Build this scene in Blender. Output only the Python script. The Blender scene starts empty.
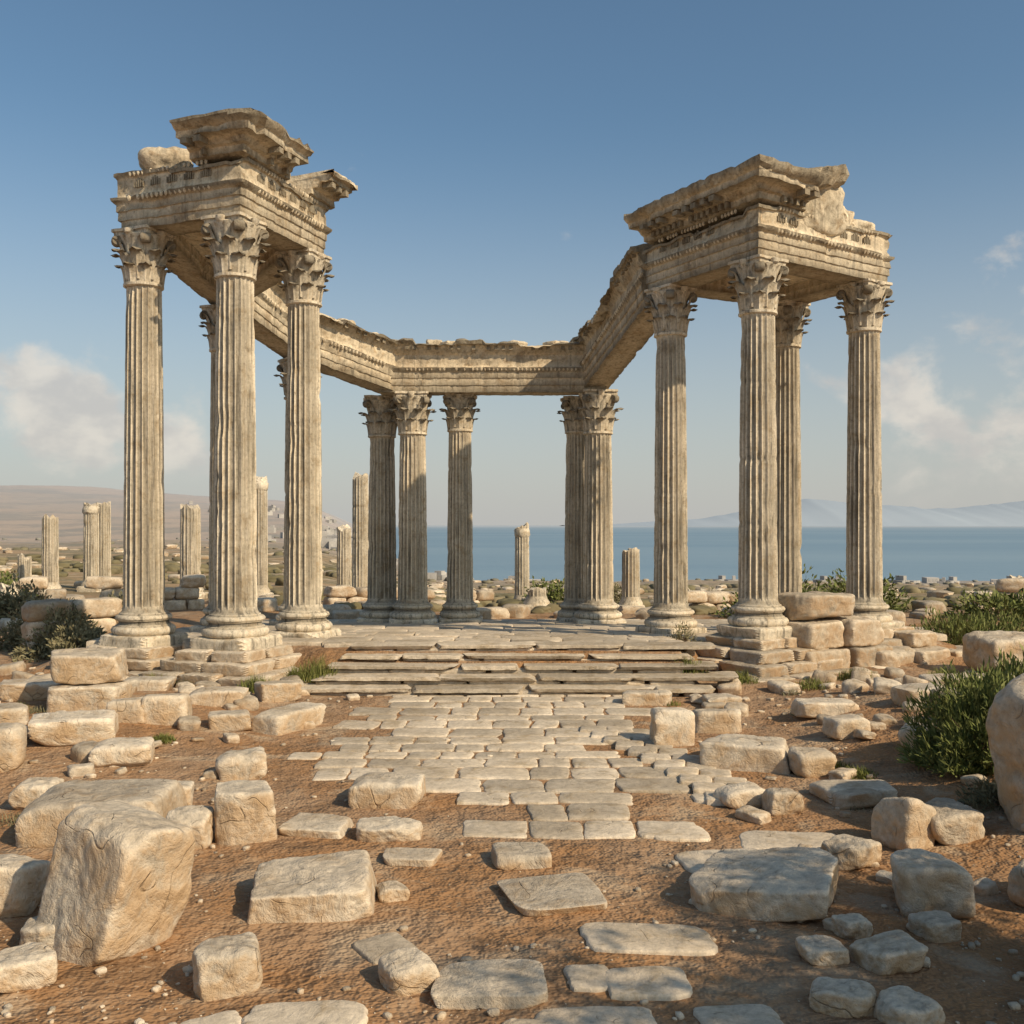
import bpy, math, random
import numpy as np
from mathutils import Vector, Euler
random.seed(7); rng=np.random.default_rng(7)
scene=bpy.context.scene
# ---------------------------------------------------------------- noise
def _h(a,b,c):
    n=(a*374761393+b*668265263+c*1442695041)&0xffffffff
    n=((n^(n>>13))*1274126177)&0xffffffff
    return ((n^(n>>16))&0xffff)/65535.0*2-1
def vnoise(p):
    p=np.asarray(p,float); i=np.floor(p).astype(np.int64); f=p-i; u=f*f*(3-2*f)
    x,y,z=i[...,0],i[...,1],i[...,2]; ux,uy,uz=u[...,0],u[...,1],u[...,2]
    def L(a,b,t): return a+(b-a)*t
    return L(L(L(_h(x,y,z),_h(x+1,y,z),ux),L(_h(x,y+1,z),_h(x+1,y+1,z),ux),uy),
             L(L(_h(x,y,z+1),_h(x+1,y,z+1),ux),L(_h(x,y+1,z+1),_h(x+1,y+1,z+1),ux),uy),uz)
def fbm(p,o=4):
    p=np.asarray(p,float); s=0;a=1;t=0
    for k in range(o):
        s=s+a*vnoise(p*(2**k)+k*17.3); t+=a; a*=.5
    return s/t
def sst(a,b,x):
    t=np.clip((x-a)/(b-a),0,1); return t*t*(3-2*t)
# ---------------------------------------------------------------- terrain
def floorz(y): return 0.57-0.057*(y-16.5)
def ground_z(x,y):
    x=np.asarray(x,float); y=np.asarray(y,float)
    P=np.stack([x,y,np.zeros_like(x)],-1)
    near=0.05*fbm(P*0.55,3)+0.016*fbm(P*2.3+5,2)
    pathm=np.exp(-((x+0.4)/2.4)**4)*sst(7,8.5,y)
    near=near*(1-0.92*pathm)
    z=near+0.22*(1-sst(-5.2,-2.8,x))*sst(8,12.5,y)*(1-sst(13.5,16,y))
    z=z+0.30*sst(2.9,5.2,x)*sst(5,8,y)*(1-sst(13,16,y))
    f0=np.interp(x,[-9,-3.6,-3.0,2.7,3.3,9],[16.2,15.9,15.1,15.1,17.3,18.3])
    m=sst(-8.6,-7.0,x)*(1-sst(7.8,9.4,x))*sst(0,1,(y-f0)/1.5)*(1-sst(27,29.5,y))
    z=z*(1-m)+(floorz(y)-0.07+0.015*fbm(P*1.3,2))*m
    b=x/np.maximum(y,1.0)
    s=1-sst(-0.22,-0.05,b)
    zR=-0.055*np.clip(y-28,0,900)
    e=np.interp(b,[-3,-.5,-.4,-.3,-.2,-.11,-.03],[95,72,66,55,42,18,0])
    zL=-0.012*np.clip(y-28,0,400)+e*sst(400,1900,y)*(1+0.28*fbm(P*0.0022+3,5))
    far=sst(28,60,y)
    amp=np.clip((y-28)*0.012,0,2.2)
    und=amp*fbm(P*0.02+9,4)+ far*0.25*fbm(P*0.15+2,3)
    return z*(1-sst(30,50,y)) + zR*(1-s)+zL*s+und
def gz(x,y): return float(ground_z(np.array([x]),np.array([y]))[0])
# ---------------------------------------------------------------- materials
def mat(name):
    m=bpy.data.materials.new(name); m.use_nodes=True
    nt=m.node_tree; nt.nodes.clear()
    out=nt.nodes.new('ShaderNodeOutputMaterial'); b=nt.nodes.new('ShaderNodeBsdfPrincipled')
    nt.links.new(b.outputs[0],out.inputs[0]); b.inputs['Roughness'].default_value=.9
    b.inputs['Specular IOR Level'].default_value=.12
    return m,nt,b
class N:
    def __init__(s,nt): s.nt=nt
    def n(s,t,**k):
        x=s.nt.nodes.new(t)
        for a,v in k.items(): setattr(x,a,v)
        return x
    def set(s,i,v):
        if isinstance(v,bpy.types.NodeSocket): s.nt.links.new(v,i)
        else: i.default_value=v
    def pos(s): return s.n('ShaderNodeNewGeometry').outputs['Position']
    def noise(s,vec,scale,detail=4,rough=.65,sc=None,dist=0):
        if sc is not None:
            mp=s.n('ShaderNodeMapping'); s.set(mp.inputs[0],vec); mp.inputs['Scale'].default_value=sc; vec=mp.outputs[0]
        x=s.n('ShaderNodeTexNoise'); s.set(x.inputs['Vector'],vec)
        x.inputs['Scale'].default_value=scale; x.inputs['Detail'].default_value=detail
        x.inputs['Roughness'].default_value=rough; x.inputs['Distortion'].default_value=dist
        return x.outputs['Fac']
    def rng(s,v,a,b,c=0.,d=1.):
        x=s.n('ShaderNodeMapRange',interpolation_type='SMOOTHSTEP'); s.set(x.inputs[0],v)
        for k,q in zip((1,2,3,4),(a,b,c,d)): x.inputs[k].default_value=q
        return x.outputs[0]
    def mix(s,f,a,b,bt='MIX'):
        x=s.n('ShaderNodeMix',data_type='RGBA',blend_type=bt)
        s.set(x.inputs[0],f)
        for i,v in ((6,a),(7,b)):
            if isinstance(v,tuple) and len(v)==3: v=v+(1,)
            s.set(x.inputs[i],v)
        return x.outputs[2]
    def math(s,op,a,b=0.):
        x=s.n('ShaderNodeMath',operation=op); s.set(x.inputs[0],a); s.set(x.inputs[1],b)
        return x.outputs[0]
    def grey(s,v):
        x=s.n('ShaderNodeCombineColor'); [s.set(x.inputs[i],v) for i in range(3)]; return x.outputs[0]
    def bump(s,h,st,dist,prev=None):
        x=s.n('ShaderNodeBump'); s.set(x.inputs['Height'],h); x.inputs['Strength'].default_value=st
        x.inputs['Distance'].default_value=dist
        if prev is not None: s.set(x.inputs['Normal'],prev)
        return x.outputs[0]
def stone(name,c1,c2,cd,lich=(.13,.125,.11),var=.25,island=True,streak=.0,bump=.6,warm=None,lf=.5,crack=0,ptlo=.6):
    m,nt,b=mat(name); g=N(nt); geo=g.n('ShaderNodeNewGeometry'); p=geo.outputs['Position']
    f1=g.rng(g.noise(p,.9,3),.38,.62); col=g.mix(f1,c1,c2)
    nm=g.noise(p,3.6,6,.72,dist=.5)
    f2=g.rng(nm,.5,.68); col=g.mix(g.math('MULTIPLY',f2,.8),col,cd)
    nf=g.noise(p,17,5,.75)
    f3=g.rng(nf,.55,.69); col=g.mix(g.math('MULTIPLY',f3,lf),col,lich)
    f5=g.rng(nf,.3,.6,1.12,.86); col=g.mix(1.,col,g.grey(f5),'MULTIPLY')
    if streak:
        n4=g.noise(p,1.,5,.7,sc=(10,10,.5)); f4=g.rng(n4,.50,.66); col=g.mix(g.math('MULTIPLY',f4,streak),col,lich)
        f6=g.rng(n4,.46,.34); col=g.mix(g.math('MULTIPLY',f6,streak*.6),col,(.47,.35,.21))
    r=geo.outputs['Random Per Island'] if island else g.n('ShaderNodeObjectInfo').outputs['Random']
    v=g.rng(r,0,1,1-var,1+var*.4); col=g.mix(1.,col,g.grey(v),'MULTIPLY')
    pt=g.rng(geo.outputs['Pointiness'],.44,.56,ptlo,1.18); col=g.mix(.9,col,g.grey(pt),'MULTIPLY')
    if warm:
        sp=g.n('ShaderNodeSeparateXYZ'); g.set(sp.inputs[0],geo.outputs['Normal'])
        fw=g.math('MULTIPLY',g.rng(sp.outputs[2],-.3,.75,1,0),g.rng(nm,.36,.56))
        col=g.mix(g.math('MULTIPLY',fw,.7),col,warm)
    hh=g.math('ADD',g.math('MULTIPLY',nm,1.),g.math('MULTIPLY',nf,.35))
    if crack:
        vo=g.n('ShaderNodeTexVoronoi',feature='DISTANCE_TO_EDGE'); wv=g.n('ShaderNodeVectorMath',operation='ADD')
        g.set(wv.inputs[0],p); nn=g.n('ShaderNodeTexNoise'); nn.inputs['Scale'].default_value=2; g.set(nn.inputs['Vector'],p)
        g.set(wv.inputs[1],nn.outputs['Color']); g.set(vo.inputs['Vector'],wv.outputs[0]); vo.inputs['Scale'].default_value=1.1
        ck=g.math('MULTIPLY',g.rng(vo.outputs['Distance'],0,.009,1,0),g.rng(nm,.47,.56))
        col=g.mix(g.math('MULTIPLY',ck,crack),col,(.14,.10,.065)); hh=g.math('SUBTRACT',hh,g.math('MULTIPLY',ck,.2))
    g.set(b.inputs['Base Color'],col)
    g.set(b.inputs['Normal'],g.bump(hh,bump,.06))
    return m
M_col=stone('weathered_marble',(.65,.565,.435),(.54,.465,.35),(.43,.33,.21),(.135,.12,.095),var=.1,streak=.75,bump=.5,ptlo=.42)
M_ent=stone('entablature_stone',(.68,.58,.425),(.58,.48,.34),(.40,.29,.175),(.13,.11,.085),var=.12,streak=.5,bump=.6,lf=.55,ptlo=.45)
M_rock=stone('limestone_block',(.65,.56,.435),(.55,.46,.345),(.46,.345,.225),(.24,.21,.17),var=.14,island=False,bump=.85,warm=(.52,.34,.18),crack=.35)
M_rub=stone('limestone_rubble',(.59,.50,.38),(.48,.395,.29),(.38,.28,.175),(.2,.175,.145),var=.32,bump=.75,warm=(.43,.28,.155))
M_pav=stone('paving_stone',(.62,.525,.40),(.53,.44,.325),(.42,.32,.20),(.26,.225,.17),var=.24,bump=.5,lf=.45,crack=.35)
def ground_mat():
    m,nt,b=mat('dry_earth'); g=N(nt); p=g.pos()
    col=g.mix(g.rng(g.noise(p,.5,4),.38,.6),(.33,.215,.13),(.32,.175,.082))
    nm=g.noise(p,1.6,8,.6,dist=.4)
    col=g.mix(g.math('MULTIPLY',g.rng(nm,.5,.64),.75),col,(.40,.30,.20))
    col=g.mix(g.math('MULTIPLY',g.rng(nm,.47,.34),.7),col,(.20,.12,.065))
    nf=g.noise(p,24,6,.78)
    col=g.mix(g.rng(nf,.54,.68,0,.6),col,(.43,.34,.24))
    col=g.mix(g.rng(nf,.45,.32,0,.5),col,(.16,.10,.058))
    sp=g.n('ShaderNodeSeparateXYZ'); g.set(sp.inputs[0],p); Y=sp.outputs[1]
    n6=g.noise(p,.09,9,.76)
    dryc=g.mix(g.rng(n6,.42,.56),(.38,.26,.15),(.19,.165,.095))
    dryc=g.mix(g.rng(g.noise(p,.5,5,.75),.52,.64),dryc,(.43,.34,.24))
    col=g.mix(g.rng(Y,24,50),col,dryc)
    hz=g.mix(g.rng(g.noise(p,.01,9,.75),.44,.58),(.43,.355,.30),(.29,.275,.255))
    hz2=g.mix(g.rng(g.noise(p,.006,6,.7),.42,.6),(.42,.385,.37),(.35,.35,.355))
    col=g.mix(g.rng(Y,70,450,0,.9),col,hz); col=g.mix(g.rng(Y,450,1800,0,1.),col,hz2)  # distance haze painted into the earth colour along world Y
    g.set(b.inputs['Base Color'],col); b.inputs['Roughness'].default_value=1
    nb=g.bump(nm,.4,.06); nb=g.bump(nf,.35,.008,nb); nb=g.bump(n6,.5,2,nb)
    g.set(b.inputs['Normal'],nb); return m
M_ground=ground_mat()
def simple(name,c,c2,scale=3,rough=.8,hz=False):
    m,nt,b=mat(name); g=N(nt); geo=g.n('ShaderNodeNewGeometry')
    col=g.mix(geo.outputs['Random Per Island'],c,c2)
    col=g.mix(g.rng(g.noise(g.pos(),scale,2),.35,.65,0,.5),col,tuple(x*.45 for x in c))
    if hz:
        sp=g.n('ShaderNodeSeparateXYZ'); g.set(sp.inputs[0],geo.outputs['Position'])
        col=g.mix(g.rng(sp.outputs[1],50,600,0,.8),col,(.27,.265,.245))  # haze tint mixed into the base colour with distance
    g.set(b.inputs['Base Color'],col); b.inputs['Roughness'].default_value=rough
    return m
M_leaf=simple('bush_leaves',(.12,.15,.04),(.25,.26,.095))
M_dry=simple('dry_shrub_leaves',(.19,.18,.10),(.31,.27,.16))
M_grass=simple('grass_blades',(.15,.18,.04),(.30,.28,.10))
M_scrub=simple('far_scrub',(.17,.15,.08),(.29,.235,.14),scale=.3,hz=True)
M_wood=simple('twigs',(.12,.08,.05),(.2,.14,.09))
# ---------------------------------------------------------------- mesh builder
class MB:
    def __init__(s): s.v=[];s.f=[];s.n=0
    def add(s,v,f):
        v=np.asarray(v,float); s.v.append(v)
        n=s.n
        if isinstance(f,np.ndarray): s.f.extend((f+n).tolist())
        else: s.f.extend([tuple(int(i)+n for i in q) for q in f])
        s.n+=len(v)
    def grid(s,V,wrap=False):
        r,c=V.shape[:2]; cc=c if wrap else c-1
        i,j=np.meshgrid(np.arange(r-1),np.arange(cc),indexing='ij'); i=i.ravel();j=j.ravel();k=(j+1)%c
        s.add(V.reshape(-1,3),np.stack([i*c+j,i*c+k,(i+1)*c+k,(i+1)*c+j],1))
    def box(s,c,t,n,sx,sy,sz):
        c=np.array(c,float);t=np.array(t,float);n=np.array(n,float);u=np.array([0,0,1.])
        V=[c+t*a*sx/2+n*b*sy/2+u*d*sz/2 for d in(-1,1) for b in(-1,1) for a in(-1,1)]
        s.add(V,[(0,2,3,1),(4,5,7,6),(0,1,5,4),(2,6,7,3),(0,4,6,2),(1,3,7,5)])
    def obj(s,name,m,parent=None,smooth=True,ang=38):
        me=bpy.data.meshes.new(name); me.from_pydata(np.concatenate(s.v).tolist(),[],s.f)
        me.materials.append(m)
        if smooth:
            me.shade_smooth()
            if ang<170: me.set_sharp_from_angle(angle=math.radians(ang))
        o=bpy.data.objects.new(name,me); scene.collection.objects.link(o)
        if parent: o.parent=parent
        return o
_ico={}
def ico(l):
    if l in _ico: return _ico[l]
    import bmesh
    bm=bmesh.new(); bmesh.ops.create_icosphere(bm,subdivisions=l,radius=1)
    v=np.array([q.co[:] for q in bm.verts]); v/=np.linalg.norm(v,axis=1)[:,None]
    f=np.array([[x.index for x in q.verts] for q in bm.faces]); bm.free(); _ico[l]=(v,f); return _ico[l]
def rotm(rx,ry,rz): return np.array(Euler((rx,ry,rz)).to_matrix())
def rockV(w,d,h,seed,cuts,k,amp,lvl,cutmin):
    R=np.random.default_rng(seed+1000); D,F=ico(lvl)
    pl=[]
    for ax in range(3):
        for s in(-1,1):
            n=np.zeros(3);n[ax]=s; n+=R.normal(0,.05,3); n/=np.linalg.norm(n); pl.append((n,1-R.uniform(0,.08)))
    for q in range(cuts):
        n=R.normal(0,1,3); a=np.argmin(abs(n))
        if R.random()<.6: n[a]*=.15
        n/=np.linalg.norm(n); pl.append((n,np.abs(n).sum()*R.uniform(min(cutmin,.925),.93)))
    S=0
    for n,dd in pl: S=S+(np.maximum(D@n,0)/dd)**k
    V=D*(1/S**(1/k))[:,None]
    V=V*np.array([w,d,h])/2
    sz=(w*d*h)**(1/3)
    nn=fbm(V/sz*2.3+seed*3.7,4)*amp*sz*1.6+fbm(V/sz*8+seed,2)*amp*sz*.6
    rr=np.linalg.norm(V/np.array([w,d,h])*2,axis=1)
    bite=np.clip(rr-1.12,0,.6)*np.clip(fbm(V/sz*3.3+seed*1.3+31,3)+.05,0,1)*sz*.22
    return V+D*(nn-bite)[:,None],F
def rock(mb,c,w,d,h,seed,cuts=5,k=16,amp=.03,lvl=4,rot=0,tilt=(0,0),cutmin=.72):
    V,F=rockV(w,d,h,seed,cuts,k,amp,lvl,cutmin)
    mb.add(V@rotm(tilt[0],tilt[1],rot).T+np.array(c),F)
_tm={}
def trock(mb,c,w,d,h,kind='r',lvl=3,rot=0,tilt=(0,0)):
    key=(kind,lvl)
    if key not in _tm:
        p={'r':(9,9,.05,.68),'b':(5,14,.05,.75),'s':(5,5,.16,.72)}[kind]
        _tm[key]=[rockV(1,1,1,700+i*13,p[0],p[1],p[2],lvl,p[3]) for i in range(24)]
    V,F=random.choice(_tm[key])
    mb.add((V*np.array([w,d,h]))@rotm(tilt[0],tilt[1],rot).T+np.array(c),F)
def slab(mb,cx,cy,w,d,rot,z,th,seed,tilt=.0,rag=.03,rnd=.12):
    R=np.random.default_rng(seed+50000); n=32
    a=np.linspace(0,2*np.pi,n,endpoint=False)+.001
    cs,sn=np.cos(a),np.sin(a); k=1/rnd
    r=1/((abs(cs)**k+abs(sn)**k)**(1/k))
    ph=R.uniform(0,50)
    r=r*(1+rag*fbm(np.stack([cs*2+ph,sn*2+ph,0*cs],1),3)*2)
    sk=R.normal(0,.05,2)
    px=cs*r*w/2; py=sn*r*d/2; px=px+py*sk[0]; py=py+px*sk[1]
    tx,ty=R.normal(0,tilt,2) if tilt else (0,0)
    bev=min(.014,.2*th+.004); ins=1-1.6*bev/min(w,d)
    rows=[]
    for s,zz in((1.01,-th),(1,-bev),(1-(1-ins)*.45,-bev*.25),(ins,0),(ins*.55,.003)):
        X=px*s;Y=py*s; Z=zz+X*tx+Y*ty
        rows.append(np.stack([X*math.cos(rot)-Y*math.sin(rot)+cx,X*math.sin(rot)+Y*math.cos(rot)+cy,Z+z],1))
    V=np.array(rows); r0=mb.n; mb.grid(V,True)
    mb.f.append(tuple(range(r0+4*n,r0+5*n)))
# ---------------------------------------------------------------- column
def lathe(mb,cx,cy,prof,n=40,er=.008):
    a=np.linspace(0,2*np.pi,n,endpoint=False)
    V=np.array([[[cx+r*math.cos(t),cy+r*math.sin(t),z] for t in a] for r,z in prof])
    V[...,:2]+=er*fbm(V*6,3)[...,None]*(V[...,:2]-[cx,cy])/.4
    mb.grid(V,True)
def shaft(mb,cx,cy,z0,z1,r,fl=20,taper=.15,jag=0,depth=.115,seed=0,az0=0):
    H=z1-z0; nz=max(14,int(H*13)); na=fl*6; a=np.arange(na)/na*2*np.pi+az0
    t=np.linspace(0,1,nz)[:,None]; zz=z0+t*H+0*a[None]
    prof=np.array([0,.75,1,1,1,.75])[np.arange(na)%6]
    R=r*(1-taper*t**1.35)
    end=np.clip(np.minimum(t*H,(1-t)*H)/.12,0,1)**.5
    V=np.zeros((nz,na,3)); V[...,2]=zz
    rr=R*(1-depth*prof[None]*end)
    V[...,0]=cx+rr*np.cos(a);V[...,1]=cy+rr*np.sin(a)
    e=fbm(V*2.4+seed*9.1,4); chip=np.clip(e-.2,0,1)*.24
    e2=fbm(V*np.array([9,9,6])+seed,3)*.014
    RR=np.random.default_rng(seed+3)
    for q in range(int(H/1.25)):
        zj=z0+(q+1)*H/(int(H/1.25)+1)+RR.uniform(-.15,.15)
        e2=e2-.04*np.exp(-((zz-zj)/.025)**2)
    rr=rr*(1-chip+e2)
    V[...,0]=cx+rr*np.cos(a);V[...,1]=cy+rr*np.sin(a)
    if jag:
        top=fbm(np.stack([np.cos(a)*1.2+seed,np.sin(a)*1.2,0*a],1),3)*jag
        V[...,2]+=(t**6)*top[None]
    mb.grid(V,True)
    c=V[-1].mean(0)
    mb.add(np.vstack([V[-1],c]),[(i,(i+1)%na,na) for i in range(na)])
def leaf(mb,cx,cy,az,r0,z0,w,h,curl=2.7,nr=9,nc=7,lean=0.):
    o=r0;z=z0;V=np.zeros((nr,nc,3));ds=h*1.12/(nr-1)
    d=np.array([math.cos(az),math.sin(az)]);tn=np.array([-d[1],d[0]])
    for i in range(nr):
        v=i/(nr-1); wd=w*(.85+.3*math.sin(math.pi*v*.85))*(1-.45*v**5)*(1+.15*math.sin(v*24))
        for j in range(nc):
            u=(j/(nc-1))*2-1
            oo=o-.20*w*u*u+.05*w*(1-abs(u))*1.2+.03*w*math.cos(u*9)
            zz=z-.12*w*abs(u)*v
            q=d*oo+tn*u*wd/2; V[i,j]=(cx+q[0],cy+q[1],zz)
        th=lean+curl*v**4
        o+=math.sin(th)*ds;z+=math.cos(th)*ds
    mb.grid(V)
def capital(mb,cx,cy,z0,z1,r,az=0):
    H=z1-z0; rt=r*.85
    lathe(mb,cx,cy,[(rt*1.0,z0-.03),(rt*1.14,z0-.01),(rt*1.14,z0+.03),(rt*1.0,z0+.05),(rt*1.02,z0+H*.4),(rt*1.15,z0+H*.7),(rt*1.38,z0+H*.88),(rt*1.3,z0+H*.9)],32,.02)
    for k in range(8): leaf(mb,cx,cy,az+k*math.pi/4,rt*1.04,z0+.03,rt*.84,H*.38,lean=.12,curl=3.0)
    for k in range(8): leaf(mb,cx,cy,az+(k+.5)*math.pi/4,rt*1.05,z0+.08,rt*.82,H*.6,lean=.12,curl=3.0)
    for k in range(4):
        a=az+math.pi/4+k*math.pi/2
        for s in(-1,1):
            leaf(mb,cx,cy,a+s*.17,rt*1.12,z0+H*.5,rt*.42,H*.36,curl=1.6,lean=.35,nr=7,nc=4)
            leaf(mb,cx,cy,a+s*.58,rt*1.12,z0+H*.55,rt*.36,H*.3,curl=1.6,lean=.15,nr=6,nc=4)
        D=rt*1.5; px,py=cx+D*math.cos(a),cy+D*math.sin(a); tn=(-math.sin(a),math.cos(a))
        rr=H*.095; ang=np.linspace(0,2*np.pi,12,endpoint=False)
        V=np.array([[[px+math.cos(a)*math.cos(b)*rr*q+tn[0]*w,py+math.sin(a)*math.cos(b)*rr*q+tn[1]*w,z1-H*.21+math.sin(b)*rr*q] for b in ang] for w,q in((-.085,.05),(-.085,.8),(-.06,1),(.06,1),(.085,.8),(.085,.05))])
        mb.grid(V,True)
    n=10;pts=[]
    for k in range(4):
        a0=az+math.pi/4+k*math.pi/2
        for j in range(n):
            t=j/n; A=a0+t*math.pi/2
            chord=rt*1.9*math.cos(math.pi/4)/math.cos((t-.5)*math.pi/2)
            rad=chord*(1-.08*math.sin(math.pi*t))
            if j==0: rad*=.95
            pts.append((math.cos(A)*rad,math.sin(A)*rad))
    pts=np.array(pts); rows=[]
    for s,z in((.7,z1-H*.12),(.9,z1-H*.12),(.92,z1-H*.06),(1,z1-H*.05),(1,z1),(.5,z1)):
        rows.append(np.column_stack([cx+pts[:,0]*s,cy+pts[:,1]*s,np.full(len(pts),z)]))
    V=np.array(rows); V+=.014*fbm(V*8,2)[...,None]; mb.grid(V,True)
    for k in range(4):
        a=az+k*math.pi/2; D=rt*1.25
        lathe(mb,cx+D*math.cos(a),cy+D*math.sin(a),[(.01,z1-H*.16),(.08,z1-H*.1),(.085,z1-H*.03),(.01,z1)],8)
def column(parent,x,y,z0,z1,r,az=0,seed=0):
    mb=MB()
    rock(mb,(x,y,z0+.03),r*3.3,r*3.3,.30,seed,2,26,.018,4,az,cutmin=.9)
    B=z0+.16
    P=[(1.3,0),(1.46,.02),(1.53,.06),(1.54,.1),(1.46,.14),(1.34,.155),(1.33,.17),(1.24,.18),(1.19,.21),(1.2,.235),(1.28,.245),(1.29,.26),(1.35,.275),(1.36,.30),(1.3,.33),(1.18,.345),(1.17,.365),(1.1,.375),(1.03,.41),(1.0,.45),(.97,.48)]
    lathe(mb,x,y,[(r*a,B+h) for a,h in P],48,.012)
    hc=r*2.75
    shaft(mb,x,y,B+.44,z1-hc+.01,r,seed=seed,az0=az)
    capital(mb,x,y,z1-hc,z1,r,az)
    return mb.obj('corinthian_column',M_col,parent,ang=45)
# ---------------------------------------------------------------- entablature sweep
def sweep(mb,pts,prof,closed=False,step=.07,er=.009,topz=None,top_er=0,seed=0,rag=.0,pbrk=.45,blk=.85):
    P=np.array(pts,float); n=len(P); segs=n if closed else n-1
    R=np.random.default_rng(seed+77)
    dirs=[]
    for i in range(segs):
        d=P[(i+1)%n][:2]-P[i][:2]; dirs.append(d/np.linalg.norm(d))
    M=[]
    for i in range(n):
        if closed: a,b=dirs[i-1],dirs[i]
        else: a=dirs[max(i-1,0)]; b=dirs[min(i,segs-1)]
        na=np.array([a[1],-a[0]]);nb=np.array([b[1],-b[0]]); m=na+nb; m/=np.linalg.norm(m); M.append(m/max(.4,m@na))
    st=[];T=[];arc=[];s0=0
    for i in range(segs):
        j=(i+1)%n; L=np.linalg.norm(P[j]-P[i]); k=max(2,int(L/step))
        for q in range(k):
            t=q/k; st.append((P[i]*(1-t)+P[j]*t,M[i]*(1-t)+M[j]*t)); T.append(dirs[i]); arc.append(s0+t*L)
        s0+=L
    if not closed: st.append((P[-1],M[-1])); T.append(dirs[-1]); arc.append(s0)
    arc=np.array(arc)
    jt=[0]
    while jt[-1]<s0: jt.append(jt[-1]+R.uniform(.7,1.3)*blk)
    jt=np.array(jt); bid=np.searchsorted(jt,arc,side='right')
    drop=np.where(R.random(len(jt)+2)<pbrk,R.uniform(.25,1,len(jt)+2),R.uniform(0,.12,len(jt)+2))[bid]
    joint=np.zeros(len(arc))
    for q in jt[1:-1]: joint[np.argmin(abs(arc-q))]=1
    pr=[]
    for i in range(len(prof)):
        a=np.array(prof[i]);b=np.array(prof[(i+1)%len(prof)]); L=np.linalg.norm(b-a); k=max(1,int(L/.08))
        for q in range(k): pr.append(a+(b-a)*q/k)
    pr=np.array(pr)
    V=np.zeros((len(st),len(pr),3))
    for i,(p,m) in enumerate(st):
        sc=1-.05*joint[i]
        V[i,:,0]=p[0]+pr[:,0]*m[0]*sc;V[i,:,1]=p[1]+pr[:,0]*m[1]*sc;V[i,:,2]=p[2]+pr[:,1]
    if rag and not closed:
        for e,s in((0,-1),(-1,1)):
            off=rag*(fbm(V[e]*3+seed,3)+.1)
            for a in range(3):
                idx=a if e==0 else -1-a
                V[idx,:,:2]+=(T[e]*s)[None]*(off*(1-a/3))[:,None]
    W=V.copy()
    for c_,o_ in((0,0),(1,40),(2,80)): V[...,c_]+=er*fbm(W*5+seed+o_,2)+er*.8*vnoise(W*17+o_)
    ax=np.array([s[0] for s in st])[:,None,:]
    cc=np.clip(fbm(W*2.8+seed+7,4)-.22,0,1)*.5
    V[...,:2]+=(ax[...,:2]-V[...,:2])*cc[...,None]
    if topz is not None:
        f=np.clip((pr[:,1]-topz)/.08,0,1)[None]
        rough=np.clip(fbm(np.concatenate([W[...,:2]*5,0*W[...,:1]],-1)+seed,3)+.2,0,1)
        V[...,2]-=f*top_er*(drop[:,None]+.35*rough)
    mb.grid(np.concatenate([V,V[:1]],0) if closed else V,True)
    if not closed:
        for e in(0,-1): mb.add(V[e],[tuple(range(len(pr)))])
HS=.86
def sym(half,s=HS): return [(o,h*s) for o,h in half]+[(-o,h*s) for o,h in reversed(half)]
ARCH=sym([(.31,0),(.31,.15),(.335,.16),(.335,.32),(.36,.33),(.36,.47),(.39,.49),(.43,.53),(.44,.58),(.37,.60),(.35,.63),(.34,.70),(.34,.98),(.39,1.02),(.40,1.08)])
LS=1.04
LOWP=[(.32,0),(.32,.15),(.345,.16),(.345,.32),(.37,.33),(.37,.46),(.42,.50),(.44,.56),(.37,.58),(.35,.62),(.35,.86),(.41,.92),(.46,.98),(.50,1.06),(.60,1.10),(.62,1.2),(.5,1.24)]
LOW=sym(LOWP,LS); LOWB=sym([(o+.012,h) for o,h in LOWP],LS)
CORN=sym([(.36,1.05),(.44,1.08),(.45,1.20),(.53,1.22),(.57,1.29),(.60,1.31),(.80,1.33),(.81,1.44),(.85,1.46),(.90,1.53),(.92,1.60),(.92,1.65),(.5,1.66)])
def dentils(mb,a,b,o,h,w=.09,sp=.16,dp=.1,ht=.1,skip=.12,inset=.1,hs=HS):
    h*=hs
    a=np.array(a,float);b=np.array(b,float);d=b-a;L=np.linalg.norm(d);t=d/L; nn=np.array([t[1],-t[0],0]);nn/=np.linalg.norm(nn)
    q=inset
    while q<L-inset:
        for s in(-1,1):
            if random.random()>skip:
                c=a+t*q+nn*s*o+np.array([0,0,h]); mb.box(c,t,nn,w*random.uniform(.8,1.05),dp,ht*random.uniform(.8,1.05))
        q+=sp
def eggs(mb,a,b,o,h,rad=.035,sp=.095,hs=HS,inset=.05,skip=.15):
    D,F=ico(1); h*=hs
    a=np.array(a,float);b=np.array(b,float);d=b-a;L=np.linalg.norm(d);t=d/L; nn=np.array([t[1],-t[0],0]);nn/=np.linalg.norm(nn)
    q=inset
    while q<L-inset:
        for s in(-1,1):
            if random.random()>skip: mb.add(D*np.array([rad,rad,rad*1.5])+(a+t*q+nn*s*o+np.array([0,0,h])),F)
        q+=sp
def palmettes(mb,a,b,o,h,ht,sp=.3,inset=.2):
    # carved leaf relief along a cornice edge
    a=np.array(a,float);b=np.array(b,float);d=b-a;L=np.linalg.norm(d);t=d/L; nn=np.array([t[1],-t[0],0]);nn/=np.linalg.norm(nn)
    q=inset
    while q<L-inset:
        for s in(-1,1):
            if random.random()<.2: continue
            c=a+t*q+nn*s*o+np.array([0,0,h*HS])
            for k in(-2,-1,0,1,2):
                e=c+t*k*sp*.13+np.array([0,0,ht*(.5-.09*abs(k))])
                mb.box(e,t,nn,sp*.07,.03,ht*(.9-.18*abs(k)))
        q+=sp
def lerp(a,b,t): return tuple(a[i]*(1-t)+b[i]*t for i in range(3))
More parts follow.
